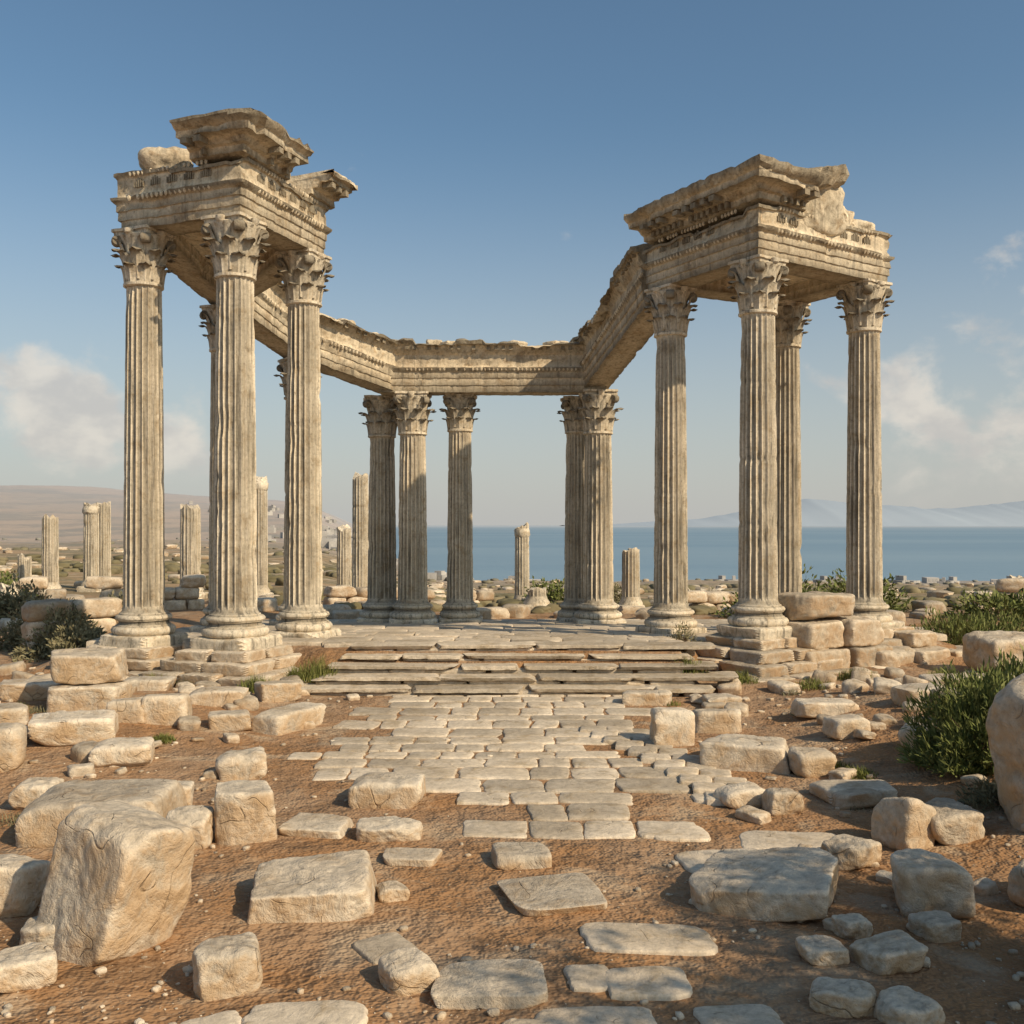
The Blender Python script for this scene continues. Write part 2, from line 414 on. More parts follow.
temple=bpy.data.objects.new('ruined_temple_colonnade',None); scene.collection.objects.link(temple)
L1=(-6.18,17.2,7.40);L2=(-4.46,16.5,7.40);L3=(-3.78,18.6,7.40);K1=(-5.88,21.0,6.95)
K2=(-4.93,23.6,6.3);C0=(-3.0,25.3,5.74);C1=(2.02,25.3,5.74)
R1=(3.10,20.0,7.1);R2=(4.30,17.9,7.1);R4=(6.74,19.6,7.1);R3=(5.72,21.4,7.1)
def az(a,b): return math.atan2(b[1]-a[1],b[0]-a[0])
aL=az(L1,L2);aR=az(R2,R4)
cols=[(L1,.335,aL),(L2,.345,aL),(L3,.335,aL),(K1,.33,aL),(K2,.33,.6),((-3.3,26.0,5.74),.37,0),((-2.45,25.25,5.74),.37,0),((-1.30,25.6,5.74),.33,0),
      ((1.66,26.1,5.74),.33,0),((2.12,25.2,5.78),.38,.1),(R1,.335,aR),(R2,.34,aR),(R3,.33,aR),(R4,.335,aR)]
for i,(p,r,a) in enumerate(cols):
    z0=floorz(p[1])-.02
    if p is R2 or p is R4: z0+=.12
    column(temple,p[0],p[1],z0,p[2]+.01,r,a,i)
mb=MB()
sweep(mb,[L1,L2,L3,K1],ARCH,True,seed=1,topz=.80,top_er=.16,pbrk=.4)
sweep(mb,[lerp(L1,L2,.72),L2,lerp(L2,L3,.42)],CORN,False,seed=2,topz=1.30,top_er=.12,rag=.12,er=.014,pbrk=.3)
sweep(mb,[lerp(L2,L3,.76),lerp(L2,L3,1.16)],CORN,False,seed=3,topz=1.30,top_er=.20,rag=.15,er=.022)
rock(mb,(-5.72,17.0,8.50),.85,.7,.46,11,9,9,.08,4,.3,(.1,-.12))
rock(mb,(L3[0]-.9,L3[1]+.5,L3[2]+1.05),.8,.7,.4,12,7,10,.07,4,.8)
rock(mb,(-4.1,17.7,8.5),.5,.5,.3,13,7,10,.07,4,.8)
dentils(mb,lerp(L1,L2,.74),L2,.48,1.14);dentils(mb,L2,lerp(L2,L3,.42),.48,1.14)
dentils(mb,lerp(L1,L2,.74),L2,.69,1.26,w=.13,sp=.25,dp=.2,ht=.10);dentils(mb,L2,lerp(L2,L3,.42),.69,1.26,w=.13,sp=.25,dp=.2,ht=.10)
dentils(mb,lerp(L2,L3,.8),lerp(L2,L3,1.12),.69,1.26,w=.13,sp=.25,dp=.2,ht=.10)
for a,b in((L1,L2),(L2,L3)): eggs(mb,a,b,.405,.54); eggs(mb,a,b,.375,1.01,.03,.085)
palmettes(mb,L2,lerp(L2,L3,.42),.90,1.50,.11,.26);palmettes(mb,L2,lerp(L2,L3,1.),.345,.74,.17,.34);palmettes(mb,L1,L2,.345,.74,.17,.34)
def ceil(mb,q,h,th=.16):
    V=[(p[0],p[1],p[2]+h) for p in q]+[(p[0],p[1],p[2]+h+th) for p in q]
    mb.add(V,[(3,2,1,0),(4,5,6,7),(0,1,5,4),(1,2,6,5),(2,3,7,6),(3,0,4,7)])
ceil(mb,[L1,L2,L3,K1],.28)
mb.obj('entablature',M_ent,temple,ang=35)
mb=MB()
sweep(mb,[R1,R2,R4,R3],ARCH,True,seed=5,topz=.80,top_er=.22,pbrk=.5)
sweep(mb,[lerp(R1,R2,-.12),R2,lerp(R2,R4,.24)],CORN,False,seed=6,topz=1.30,top_er=.14,rag=.12,er=.014,pbrk=.35)
pa=lerp(R2,R4,.10);pb=lerp(R2,R4,.54)
RAK=sym([(.30,1.15),(.46,1.32),(.62,1.36),(.66,1.48),(.72,1.54),(.74,1.70),(.4,1.78)])
sweep(mb,[(pa[0],pa[1],pa[2]+.03),(pb[0],pb[1],pb[2]+.36)],RAK,False,seed=8,topz=1.45,top_er=.15,rag=.3,er=.04)
c=lerp(R2,R4,.46); rock(mb,(c[0]-.02,c[1]-.05,c[2]+1.12),1.2,.88,1.14,21,6,10,.05,5,aR,(0,.0))
c=lerp(R2,R4,.86); rock(mb,(c[0],c[1],c[2]+.98),.8,.66,.3,22,8,9,.10,4,aR)
c=lerp(R2,R4,.70); rock(mb,(c[0],c[1],c[2]+1.05),.5,.6,.5,23,8,9,.10,4,aR,(0,.3))
dentils(mb,R1,R2,.48,1.14);dentils(mb,R1,R2,.69,1.26,w=.13,sp=.25,dp=.2,ht=.10)
dentils(mb,R2,lerp(R2,R4,.24),.48,1.14);dentils(mb,R2,lerp(R2,R4,.24),.69,1.26,w=.13,sp=.25,dp=.2,ht=.10)
for a,b in((R1,R2),(R2,R4)): eggs(mb,a,b,.405,.54); eggs(mb,a,b,.375,1.01,.03,.085); palmettes(mb,a,b,.345,.74,.17,.34)
ceil(mb,[R1,R2,R4,R3],.28)
mb.obj('entablature',M_ent,temple,ang=35)
mb=MB()
k1=lerp(K1,K2,.12)
# three straight runs meeting at the corner columns
sweep(mb,[k1,K2,lerp(K2,C0,1.08)],LOW,False,seed=9,topz=1.1,top_er=.26,er=.012,pbrk=.5)
sweep(mb,[lerp(C0,C1,-.05),lerp(C0,C1,1.06)],LOWB,False,seed=10,topz=1.12,top_er=.22,er=.012,pbrk=.45)
r1=lerp(R1,C1,.12); c1=lerp(C1,R1,-.04)
sweep(mb,[(c1[0],c1[1],C1[2]+.012),(r1[0],r1[1],r1[2]-.06)],LOW,False,seed=14,topz=1.1,top_er=.35,er=.012,pbrk=.6)
for a,b in((k1,K2),(K2,C0),(C0,C1),(C1,R1)):
    dentils(mb,a,b,.48,1.01,w=.09,sp=.18,dp=.1,ht=.1,skip=.25,inset=.45,hs=LS); eggs(mb,a,b,.42,.53,.035,.1,LS,.45)
for i in range(22):
    t=random.random(); sgs=[(k1,K2),(K2,C0),(C0,C1),(C0,C1),(C1,R1)]; a,b=random.choice(sgs); p=lerp(a,b,t)
    rock(mb,(p[0]+random.uniform(-.3,.3),p[1]+random.uniform(-.3,.3),p[2]+1.2),random.uniform(.2,.6),.35,random.uniform(.12,.26),i+60,6,8,.08,3,random.random()*3)
mb.obj('colonnade_entablature',M_ent,temple,ang=35)
# ---------------------------------------------------------------- steps & platform paving
mb=MB(); s=0
for i in range(5):
    y=14.9+.36*i; top=.115*(i+1); x0=-3.15+.14*i+random.uniform(-.1,.1); x1=2.65-.1*i
    x=x0
    while x<x1:
        w=random.uniform(.9,2.1); s+=1
        V,F=rockV(w-.008,.62,.06,s+200,0,60,.012,5,.92)
        mb.add(V@rotm(random.uniform(-.006,.006),random.uniform(-.006,.006),random.uniform(-.006,.006)).T+np.array((x+w/2,y+.31+random.uniform(-.012,.012),top-.03+random.uniform(-.005,.005))),F)
        x+=w
    x=x0+.05
    while x<x1-.05:
        w=min(random.uniform(.7,1.5),x1-x+.2); s+=1
        V,F=rockV(w-.01,.5,.22,s+300,0,50,.01,4,.92)
        mb.add(V+np.array((x+w/2,y+.31+random.uniform(0,.015),top-.166)),F)
        x+=w
mb.obj('stone_steps',M_pav,temple,ang=40)
mb=MB(); y=16.9; s=0
while y<27:
    d=random.uniform(.5,.8); x=-7.4+random.uniform(0,.5)
    while x<8:
        w=random.uniform(.5,1.2); s+=1
        fr=np.interp(x+w/2,[-9,-3.6,-3.0,2.7,3.3,9],[17.4,17,16.5,16.5,18.5,19.6])
        if y>fr and random.random()>.10: slab(mb,x+w/2,y+d/2,w-.02,d-.02,random.uniform(-.02,.02),floorz(y)+random.uniform(-.012,.01),.12,s,.005,.02,.05)
        x+=w
    y+=d
mb.obj('platform_paving',M_pav,temple,ang=40)
mb=MB(); s=400
def course(cx,cy,w,d,z,h,a,nb=2,lvl=4):
    global s
    t=np.array([math.cos(a),math.sin(a)]);n=np.array([-t[1],t[0]])
    for j in range(nb):
        for q in range(2):
            s+=1; ww=w/nb; o=t*((j+.5)*ww-w/2)+n*(q-.5)*d/2
            rock(mb,(cx+o[0],cy+o[1],z+h/2),ww*random.uniform(.95,1.02),d/2*1.0,h*1.02,s,3,26,.025,lvl,a+random.uniform(-.04,.04),(random.uniform(-.02,.02),random.uniform(-.02,.02)),cutmin=.82)
for p,a in((L1,aL),(L2,aL),(L3,aL)):
    z=floorz(p[1])-.06
    course(p[0],p[1]-.03,1.35,1.35,z-.14,.18,a,2);course(p[0],p[1]-.06,1.75,1.65,z-.30,.18,a,2); course(p[0]+.05,p[1]-.12,2.15,2.0,z-.48,.2,a,3);course(p[0]+.05,p[1]-.15,2.4,2.3,z-.68,.2,a,3)
for p,a in((R2,aR),(R4,aR)):
    course(p[0],p[1],1.35,1.35,.40,.18,a,2);course(p[0],p[1]-.05,1.75,1.7,.21,.20,a,2); course(p[0],p[1]-.1,2.1,2.0,.02,.2,a,3); course(p[0],p[1]-.15,2.5,2.35,-.18,.22,a,3)
course(R1[0],R1[1],1.7,1.6,.05,.2,aR,2)
for q in [(5.2,17.85,.12,1.1,1.0,.50),(6.15,18.45,.12,1.0,1.0,.50),(5.2,17.95,.60,1.05,.9,.50),(6.05,18.45,.60,.95,.9,.50),(5.4,18.15,1.07,1.35,.85,.44),(6.7,18.5,.05,1.0,.9,.5),(7.5,18.8,.05,1.05,.8,.42),(8.3,19.2,.0,.9,.7,.4),(7.5,19.1,.38,.8,.6,.3)]:
    s+=1; rock(mb,(q[0],q[1],q[2]),q[3],q[4],q[5],s,6,16,.04,5,aR+random.uniform(-.1,.1),cutmin=.78)
mb.obj('pedestal_masonry',M_rub,temple,ang=40)
# ---------------------------------------------------------------- stone path
mb=MB(); y=8.15; s=900
while y<14.9:
    d=random.uniform(.32,.55)
    xl=np.interp(y,[8.1,9.2,9.6,11,13,14.9],[-.35,-.5,-1.5,-2.45,-2.0,-1.65]); xr=np.interp(y,[8.1,9.3,11,13,14.9],[1.05,1.2,1.0,1.15,1.7])
    x=xl+random.uniform(-.25,.2)
    while x<xr:
        w=random.uniform(.32,.72); s+=1
        edge=(x-xl<.3) or (xr-x<.5)
        if random.random()>(.3 if edge else .04):
            sh=random.uniform(-.02,.02)
            slab(mb,x+w/2,y+d/2+sh,w-.022,d-.022,random.uniform(-.04,.04)-.03,gz(x+w/2,y+d/2)+.018+random.uniform(-.008,.006),.1,s,.006,.06,.09)
        x+=w
    y+=d
for i in range(11):
    t=i/10; x=.98+.75*t+.2*math.sin(t*2); y=12.4-3.1*t
    for q in range(2):
        s+=1; slab(mb,x+q*.33,y,.31,.31,-.2,gz(x,y)+.05-.02*q,.15,s,.02,.05,.1)
for (x,y,w,d,r) in [(.82,6.15,.78,.42,.02),(.74,5.58,.46,.36,-.05),(.42,5.2,.62,.26,.03),(-1.05,5.15,.6,.34,.1),(-1.5,5.1,.3,.2,.4),(.43,5.65,.25,.3,.1),(-.75,6.05,.32,.36,.5),(1.15,5.15,.4,.3,.1),(.1,5.1,.3,.2,0),
                    (1.6,7.6,.7,.5,.2),(2.2,8.1,.8,.5,-.1),(1.35,8.3,.45,.4,0),(1.9,9.4,.5,.3,.2)]:
    s+=1; slab(mb,x,y,w,d,r,gz(x,y)+.022,.1,s,.01,.07,.16)
mb.obj('stone_path',M_pav,None,ang=40)
# ---------------------------------------------------------------- individual stones
def st(x,y,w,d,h,rot=0,kind='block',tilt=(0,0),lvl=4,seed=None,sink=.12):
    st.i+=1; sd=seed or st.i*7
    mb=MB(); name={'block':'stone_block','rock':'boulder','flat':'stone_slab'}[kind]
    kk={'block':26,'rock':11,'flat':16}[kind]; cc={'block':7,'rock':10,'flat':5}[kind]; am={'block':.03,'rock':.048,'flat':.010}[kind]
    cy=y+d*.42; z=gz(x,cy)
    rock(mb,(0,0,0),w,d,h*1.08,sd,cc,kk,am,max(lvl,5) if y<9 else lvl,0,cutmin={'block':.74,'rock':.66,'flat':.76}[kind])
    o=mb.obj(name,M_rock,None,ang=60)
    o.location=(x,cy,z+h*(.5-sink)); o.rotation_euler=(tilt[0],tilt[1],rot)
st.i=0
S=[
(-2.42,5.95,.76,.62,.84,-.5,'block',(-.22,.12),6),(-3.35,8.0,1.2,.9,.36,.1,'block',(0,0),5),(-2.5,7.85,.36,.34,.30,.3,'rock',(0,0),4),
(-2.13,8.0,.46,.42,.46,.25,'block',(.03,.03),5),(-1.32,6.45,.82,.74,.24,.12,'block',(.06,-.04),6),(-1.56,5.45,.38,.34,.25,.3,'rock',(0,0),5),
(-.57,5.48,.30,.28,.17,.5,'rock',(.1,0),5),(-.11,5.35,.60,.48,.075,.05,'flat',(0,0),5),(.28,6.6,.68,.66,.06,.25,'flat',(0,0),5),(.07,7.45,.44,.34,.11,.1,'flat',(0,0),4),
(-.75,7.5,.42,.28,.06,-.1,'flat',(0,0),4),(-.98,8.05,.52,.4,.13,.1,'rock',(0,0),4),(-1.6,8.2,.52,.45,.08,-.2,'flat',(0,0),4),(-1.12,9.05,.66,.55,.25,-.12,'block',(0,0),5),
(-2.7,10.0,.5,.4,.26,.4,'rock',(0,0),4),(-4.0,10.3,.62,.5,.24,.3,'block',(0,0),4),(-4.75,10.9,.9,.6,.28,.35,'block',(0,0),4),(-5.35,12.6,.95,.7,.34,.1,'block',(0,0),5),
(-4.55,12,.42,.4,.28,.1,'block',(0,0),4),(-4.15,12.1,.58,.45,.34,.2,'block',(0,0),4),(-3.95,13.5,.75,.5,.22,.15,'block',(0,0),4),(-3.4,12.2,.5,.4,.22,.2,'block',(0,0),4),
(-2.75,12.2,.45,.95,.28,-.45,'block',(0,0),4),(-3.3,14.2,.6,.5,.28,.5,'block',(0,0),4),(-5.2,14.4,.7,.5,.2,.1,'block',(0,0),4),(-5.1,10.0,.5,.5,.44,.2,'rock',(0,0),4),
(-2.75,5.95,.30,.3,.2,.1,'rock',(0,0),4),(-2.68,5.45,.34,.3,.18,.6,'rock',(0,0),4),(-3.25,6.5,.40,.42,.38,.2,'rock',(0,0),4),(-3.02,8.9,.42,.35,.26,.2,'rock',(0,0),4),
(-.8,6.8,.22,.18,.10,.3,'rock',(0,0),4),(-5.9,11.6,.6,.5,.24,.5,'block',(0,0),4),(-6.4,13.4,.8,.6,.24,.2,'block',(0,0),4),
(-2.35,9.1,.4,.3,.15,.7,'rock',(0,0),4),(-4.2,8.9,.4,.4,.24,.1,'rock',(0,0),4),
(1.82,11.5,.46,.42,.42,.1,'block',(0,0),4),(2.5,12.3,.62,.45,.28,.0,'block',(0,0),4),(2.45,10.4,.92,.66,.28,-.35,'block',(0,0),5),(3.0,10.1,.42,.36,.28,.2,'rock',(0,0),4),
(2.05,9.05,.46,.35,.17,.2,'rock',(0,0),4),(2.38,8.85,.32,.3,.22,.1,'rock',(0,0),4),(1.70,6.5,.92,.90,.24,-.42,'block',(.03,-.11),6),(2.72,6.5,.52,.44,.36,-.2,'rock',(0,0),5),
(3.08,7.85,.38,.4,.40,.5,'rock',(0,.2),5),(3.42,7.9,.44,.45,.28,.2,'rock',(0,0),4),(4.40,7.7,1.15,1.0,1.22,.3,'rock',(0,-.12),6),(2.14,5.7,.34,.28,.15,.3,'rock',(0,0),4),
(1.78,5.8,.27,.24,.10,.1,'rock',(0,0),4),(1.72,5.2,.36,.26,.12,-.2,'rock',(0,0),4),(2.08,6.2,.24,.2,.13,.2,'rock',(0,0),4),(3.95,12.8,.8,.5,.2,.1,'block',(0,0),4),
(3.15,9.2,.72,.45,.13,.05,'flat',(0,0),4),(5.1,12.5,.7,.5,.24,.2,'block',(0,0),4),(8.4,17.0,1.2,.9,.75,.2,'rock',(0,0),5),(2.5,7.45,.38,.34,.2,.6,'rock',(0,0),4),
(2.0,5.05,.3,.26,.12,.5,'rock',(0,0),4),(3.8,11.5,.45,.4,.24,.2,'block',(0,0),4),(2.6,6.15,.26,.25,.13,.2,'rock',(0,0),4),(4.3,10.4,.5,.5,.25,.3,'rock',(0,0),4),
(1.9,14.2,.75,.4,.2,.05,'block',(0,0),4),(2.9,14.0,.5,.4,.18,.2,'block',(0,0),4),(6.2,14.3,.8,.5,.24,.1,'block',(0,0),4),(7.4,15.2,.7,.5,.26,.3,'block',(0,0),4),
(3.5,6.5,.45,.4,.3,.3,'rock',(0,0),4),(3.2,5.4,.6,.5,.4,.5,'rock',(0,0),4),(5.6,4.6,1.7,1.4,1.2,.5,'rock',(0,0),5),  # last boulder is out of view, added as a shadow caster
]
for a in S: st(*a)
st(-5.4,12.75,.90,.62,.34,.25,'block',(.03,.02),5,sink=-1.0)
# ---------------------------------------------------------------- rubble / gravel
mb=MB(); n=0
while n<400:
    x=random.uniform(-9,-1.9) if random.random()<.5 else random.uniform(1.3,9)
    y=random.uniform(5,17.3)
    if abs(x)>y*.62: continue
    dens=(1-math.exp(-((abs(x)-1.2)/2)**2))*(.12+.88*min(1,max(0,(y-8)/6))**1.5)
    if x>2 and y<9: dens=max(dens,.35)
    if random.random()>dens: continue
    sz=random.choice([.06,.08,.11,.15,.2,.3])*random.uniform(.7,1.3)
    if y<9 and sz>.16: sz*=.5
    trock(mb,(x,y,gz(x,y)+sz*.18),sz*random.uniform(1,1.6),sz,sz*random.uniform(.45,.75),'r' if random.random()<.5 else 'b',3,random.random()*6,(random.uniform(-.2,.2),random.uniform(-.2,.2))); n+=1
mb.obj('rubble_stones',M_rub,None,ang=60)
mb=MB()
for i in range(5200):
    y=4.3+11.5*random.random()**1.5; x=random.uniform(-.62,.62)*y+random.uniform(-.3,.3)
    if -.5<x<1.1 and 8<y<15 and random.random()<.85: continue
    if fbm(np.array([x*.9,y*.9,0]),2)<.08 and random.random()<.85: continue
    sz=.006+.045*random.random()**6
    trock(mb,(x,y,gz(x,y)+sz*.2),sz*1.4,sz,sz*.8,'r',1 if sz<.03 else 2,random.random()*6)
mb.obj('gravel',M_rub,None,ang=60)
mb=MB()
for i in range(170):
    y=27+60*random.random()**1.5 if i>50 else random.uniform(20,30); x=random.uniform(-.62,.62)*y
    if y<28 and -8<x<9.5: continue
    sz=random.uniform(.2,.7)*(1+y/150)
    trock(mb,(x,y,gz(x,y)+sz*.15),sz*random.uniform(1,1.8),sz,sz*.6,'b',3,random.random()*6)
mb.obj('field_stones',M_rub,None,ang=60)
# ---------------------------------------------------------------- free-standing background columns
def ruin(x,y,h,r,seed):
    mb=MB(); z=gz(x,y)
    rock(mb,(x,y,z+.05),r*3.2,r*3.2,.4,seed,3,20,.03,3)
    shaft(mb,x,y,z+.1,z+h,r,fl=16,taper=.06,jag=.3,depth=.09,seed=seed)
    lathe(mb,x,y,[(r*1.25,z+.2),(r*1.3,z+.3),(r*1.05,z+.42),(r,z+.5)],24)
    if seed%3==0: lathe(mb,x,y,[(r*.93,z+h-.35),(r*1.06,z+h-.28),(r*1.08,z+h-.12),(r*.9,z+h-.05)],24,.08)
    mb.obj('ruined_column',M_col,None,ang=45)
for i,(px,yt,D,r) in enumerate([(-.451,518,38,.3),(-.411,505,41,.3),(-.399,504,42.3,.3),(-.314,508,36,.36),(-.246,480,36,.27),(-.164,527,38,.28),(-.148,475,34,.28),(.0098,527,37,.27),(.116,552,32,.29),
        (-.476,558,40,.26),(-.49,587,32,.3),(.192,590,33,.28),(.176,592,35,.26),(.494,578,33,.26),(.024,590,33,.33)]):
    x=px*D; h=2.5+(525-yt)/1024*D-gz(x,D); ruin(x,D,h,r,i+2)
def wall(x0,y0,x1,y1,h,seed):
    mb=MB(); L=math.hypot(x1-x0,y1-y0); a=math.atan2(y1-y0,x1-x0); R=random.Random(seed)
    for c in range(int(h/.35)+1):
        q=0
        while q<L:
            w=R.uniform(.5,1.1)
            if R.random()>.12+.25*c:
                x=x0+math.cos(a)*(q+w/2);y=y0+math.sin(a)*(q+w/2)
                trock(mb,(x,y,gz(x,y)+.12+c*.36),w,.6,.38,'b',3,a+R.uniform(-.04,.04))
            q+=w
    mb.obj('ruined_wall',M_rub,None,ang=60)
wall(13.5,30,21,28,.9,1);wall(-15.5,29,-9.5,31,.7,2);wall(-6,33,-1,36,.6,3);wall(5,31,10,34,.6,4);wall(-20,26,-14,24,.9,5)
wall(-9.3,19.5,-7.6,21,.8,6)
# ---------------------------------------------------------------- vegetation
def leaves(mb,cx,cy,cz,rx,ry,rz,n,ls,seed,up=.3,wd=.2,ball=False):
    R=np.random.default_rng(seed)
    d=R.normal(0,1,(n,3)); d/=np.linalg.norm(d,axis=1)[:,None]
    if not ball: d[:,2]=abs(d[:,2])-.1
    q=R.uniform(.2,1,(n,1))**.5
    lump=1+.6*fbm(d*2.3+seed,3)[:,None]
    e=d.copy()
    if not ball: e[:,2]=np.maximum(0,e[:,2])
    p=np.array([cx,cy,cz])+e*np.array([rx,ry,rz])*q*lump
    keep=vnoise(p*(5 if not ball else 2.2)+seed)>(-.35 if not ball else -.1); p=p[keep];d=d[keep]; n=len(p)
    t=d*.7+R.normal(0,.55,(n,3))+[0,0,up]; t/=np.linalg.norm(t,axis=1)[:,None]
    s=np.cross(t,R.normal(0,1,(n,3))); s/=np.linalg.norm(s,axis=1)[:,None]+1e-9
    l=ls*R.uniform(.6,1.4,(n,1)); w=l*wd
    V=np.stack([p,p+t*l*.5+s*w,p+t*l,p+t*l*.5-s*w],1).reshape(-1,3)
    mb.add(V,np.arange(4*n).reshape(n,4))
def tube(mb,pts,rad):
    n=7; V=[]
    for p,r in zip(pts,rad): V.append([[p[0]+r*math.cos(a),p[1]+r*math.sin(a),p[2]] for a in np.linspace(0,2*np.pi,n,endpoint=False)])
    mb.grid(np.array(V),True)
def shrub(x,y,rx,rz,n,ls,seed,m,name='bush',up=.3,wd=.2):
    e=bpy.data.objects.new(name,None); scene.collection.objects.link(e); z=gz(x,y)-.03
    mb=MB(); leaves(mb,x,y,z,rx,rx*.9,rz,n,ls,seed,up,wd); mb.obj('foliage',m,e,smooth=False)
    mb=MB(); R=random.Random(seed)
    for i in range(26):
        a=R.uniform(0,6.28);b=R.uniform(.1,.9); L=R.uniform(.5,.85)
        p0=np.array([x,y,z]);p1=p0+np.array([math.cos(a)*b*rx,math.sin(a)*b*rx,rz*L*(1-.4*b)])
        r=.006+.003*rz; tube(mb,[p0,(p0+p1)/2+[0,0,.05],p1],[r,r*.7,r*.3])
    mb.obj('stems',M_wood,e)
shrub(4.50,9.75,.66,.96,21000,.095,1,M_leaf,up=.8,wd=.08)
shrub(5.4,11.0,.7,.8,6000,.11,2,M_leaf,up=1.1,wd=.1)
shrub(4.1,8.6,.3,.25,1500,.07,3,M_dry,wd=.1)
shrub(-8.6,19.6,.9,1.0,6000,.09,4,M_dry);shrub(-7.7,18.2,.55,.55,2800,.08,5,M_dry);shrub(-8.3,21.5,.9,1.3,4000,.1,6,M_dry);shrub(-9.6,20.6,.8,.8,3500,.1,16,M_dry)
shrub(8.9,20.5,.9,.75,4500,.12,7,M_leaf,up=1,wd=.1);shrub(10.2,21.5,1.0,.6,4500,.12,8,M_leaf,up=1,wd=.1)
shrub(1.4,36,1.0,1.0,2500,.14,9,M_leaf);shrub(8.0,30,1.2,1.3,3000,.14,10,M_leaf);shrub(11.2,33,1.6,1.4,3000,.16,11,M_leaf);shrub(3.5,38,1.1,1.1,2000,.14,12,M_dry)
shrub(6.9,28.5,1.0,.9,2200,.13,13,M_leaf); shrub(3.0,18.0,.3,.35,1200,.07,14,M_dry,wd=.12)
shrub(7.9,16.0,.4,.4,1800,.08,17,M_leaf,up=.8,wd=.1); shrub(13.0,27,1.2,.9,3000,.14,18,M_leaf); shrub(-13,27,1.2,1.0,3000,.14,19,M_dry); shrub(-17,33,1.5,1.2,3000,.16,20,M_leaf); shrub(6.6,13.0,.35,.3,1200,.07,21,M_dry,up=.8,wd=.1)
def shade_olive(x,y):  # unseen tree, added to cast dappled shade on the right foreground
    e=bpy.data.objects.new('added_shade_olive',None); scene.collection.objects.link(e); z=gz(x,y)-.05
    mb=MB(); p0=np.array([x,y,z]); tp=p0+[.1,.05,1.5]
    tube(mb,[p0,p0+[.05,0,.5],p0+[-.03,.06,1.0],tp],[.26,.19,.16,.14]); R=random.Random(4); lb=MB()
    for i in range(10):
        a=i*.65+R.uniform(-.2,.2); r=R.uniform(.6,1.25); h=R.uniform(.5,1.5)
        en=tp+[math.cos(a)*r,math.sin(a)*r,h]; tube(mb,[tp-[0,0,.1],(tp+en)/2+[0,0,.1],en],[.08,.05,.015])
        leaves(lb,en[0],en[1],en[2]-.1,.75,.75,.55,2400,.12,40+i,.1,.16,True)
    mb.obj('trunk',M_wood,e); lb.obj('foliage',M_dry,e,smooth=False)
shade_olive(4.6,3.5)
def tuft(x,y,r,h,n,seed,m=M_grass,name='grass_tuft'):
    mb=MB(); R=np.random.default_rng(seed); z=gz(x,y)-.02
    for i in range(n):
        a=R.uniform(0,6.28);q=r*R.uniform(0,1)**.7; p=np.array([x+q*math.cos(a),y+q*math.sin(a),z])
        a2=R.uniform(0,6.28); o=np.array([math.cos(a2),math.sin(a2),0])*R.uniform(.1,.6)*h; H=h*R.uniform(.4,1.1)*(1-.5*(q/r)**2)
        s=np.array([-math.sin(a2),math.cos(a2),0])*.005
        b=p+o*.35+[0,0,H*.6]; c=p+o+[0,0,H]
        mb.add([p-s,p+s,b+s*.8,b-s*.8,c],[(0,1,2,3),(3,2,4)])
    mb.obj(name,m,None,smooth=False)
for i,(x,y,r,h) in enumerate([(-3.75,15.0,.26,.3),(-2.95,15.6,.3,.42),(-5.4,15.3,.32,.28),(-3.35,15.9,.2,.3),(2.75,15.9,.3,.3),(3.6,16.2,.3,.25),(-6.8,15.9,.35,.3),(5.6,16.6,.35,.25),(3.4,10.0,.2,.12),(-3.9,11.4,.15,.12),(3.3,8.4,.15,.14),(6.0,13.5,.3,.25),(6.9,14.3,.4,.3),(-4.9,15.6,.2,.2),(4.6,15.6,.3,.2),(7.0,16.6,.3,.25)]):
    tuft(x,y,r,h,380,i)
for i in range(18):
    x=random.choice([random.uniform(2,7),random.uniform(-7,-2.5)]); y=random.uniform(7,15); tuft(x,y,.15,.12,120,i+50,M_dry if i%2 else M_grass,'dry_grass_tuft' if i%2 else 'grass_tuft')
mb=MB()
for i in range(3000):
    y=30*math.exp(random.random()*2.9); x=random.uniform(-.75,.75)*y
    z=gz(x,y)
    if z<-24.5: continue
    if fbm(np.array([x/y*6+y*.01,y*.03,1]),3)<-.02: continue
    sz=random.uniform(.3,.9)*(1+y/300)*(.45+.55*min(1,y/90))
    trock(mb,(x,y,z+sz*.15),sz*random.uniform(1.,1.9),sz*1.4,sz*random.uniform(.5,.9),'s',2 if y>80 else 3,random.random()*3)
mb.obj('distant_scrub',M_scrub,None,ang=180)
mb=MB()
for i in range(330):
    y=60*math.exp(random.random()*1.7); x=random.uniform(-.75,.75)*y; z=gz(x,y)
    if z<-24.5: continue
    sz=random.uniform(.3,.9)*(1+y/250)
    trock(mb,(x,y,z+sz*.2),sz*1.6,sz,sz*.6,'b',2,random.random()*3)
mb.obj('distant_rocks',M_rub,None,ang=40)
mb=MB()
for i in range(330):
    b=random.gauss(-.12,.07) if i<305 else random.uniform(.1,.5); y=random.uniform(380,1300) if i<305 else random.uniform(330,440); x=b*y; z=gz(x,y)
    if z<-24.2: continue
    a=random.uniform(-.5,.5);t=(math.cos(a),math.sin(a),0);n=(-math.sin(a),math.cos(a),0)
    w,d,h=random.uniform(3.5,8),random.uniform(4,7),random.uniform(2.4,4.5)
    if i>=305: w*=.6;h*=.6
    mb.box((x,y,z+h/2-.3),t,n,w,d,h)
    if random.random()<.4: mb.box((x+1,y,z+h+.4),t,n,w*.4,d*.5,1.6)
    for q in(-.28,.05,.3): mb.box((x+t[0]*w*q-n[0]*d*.5,y+t[1]*w*q-n[1]*d*.5,z+h*.55),t,n,.8,.12,1.1)
M_town=simple('town_plaster',(.42,.40,.37),(.54,.51,.47),scale=.05)
mb.obj('distant_town',M_town,None,smooth=False)
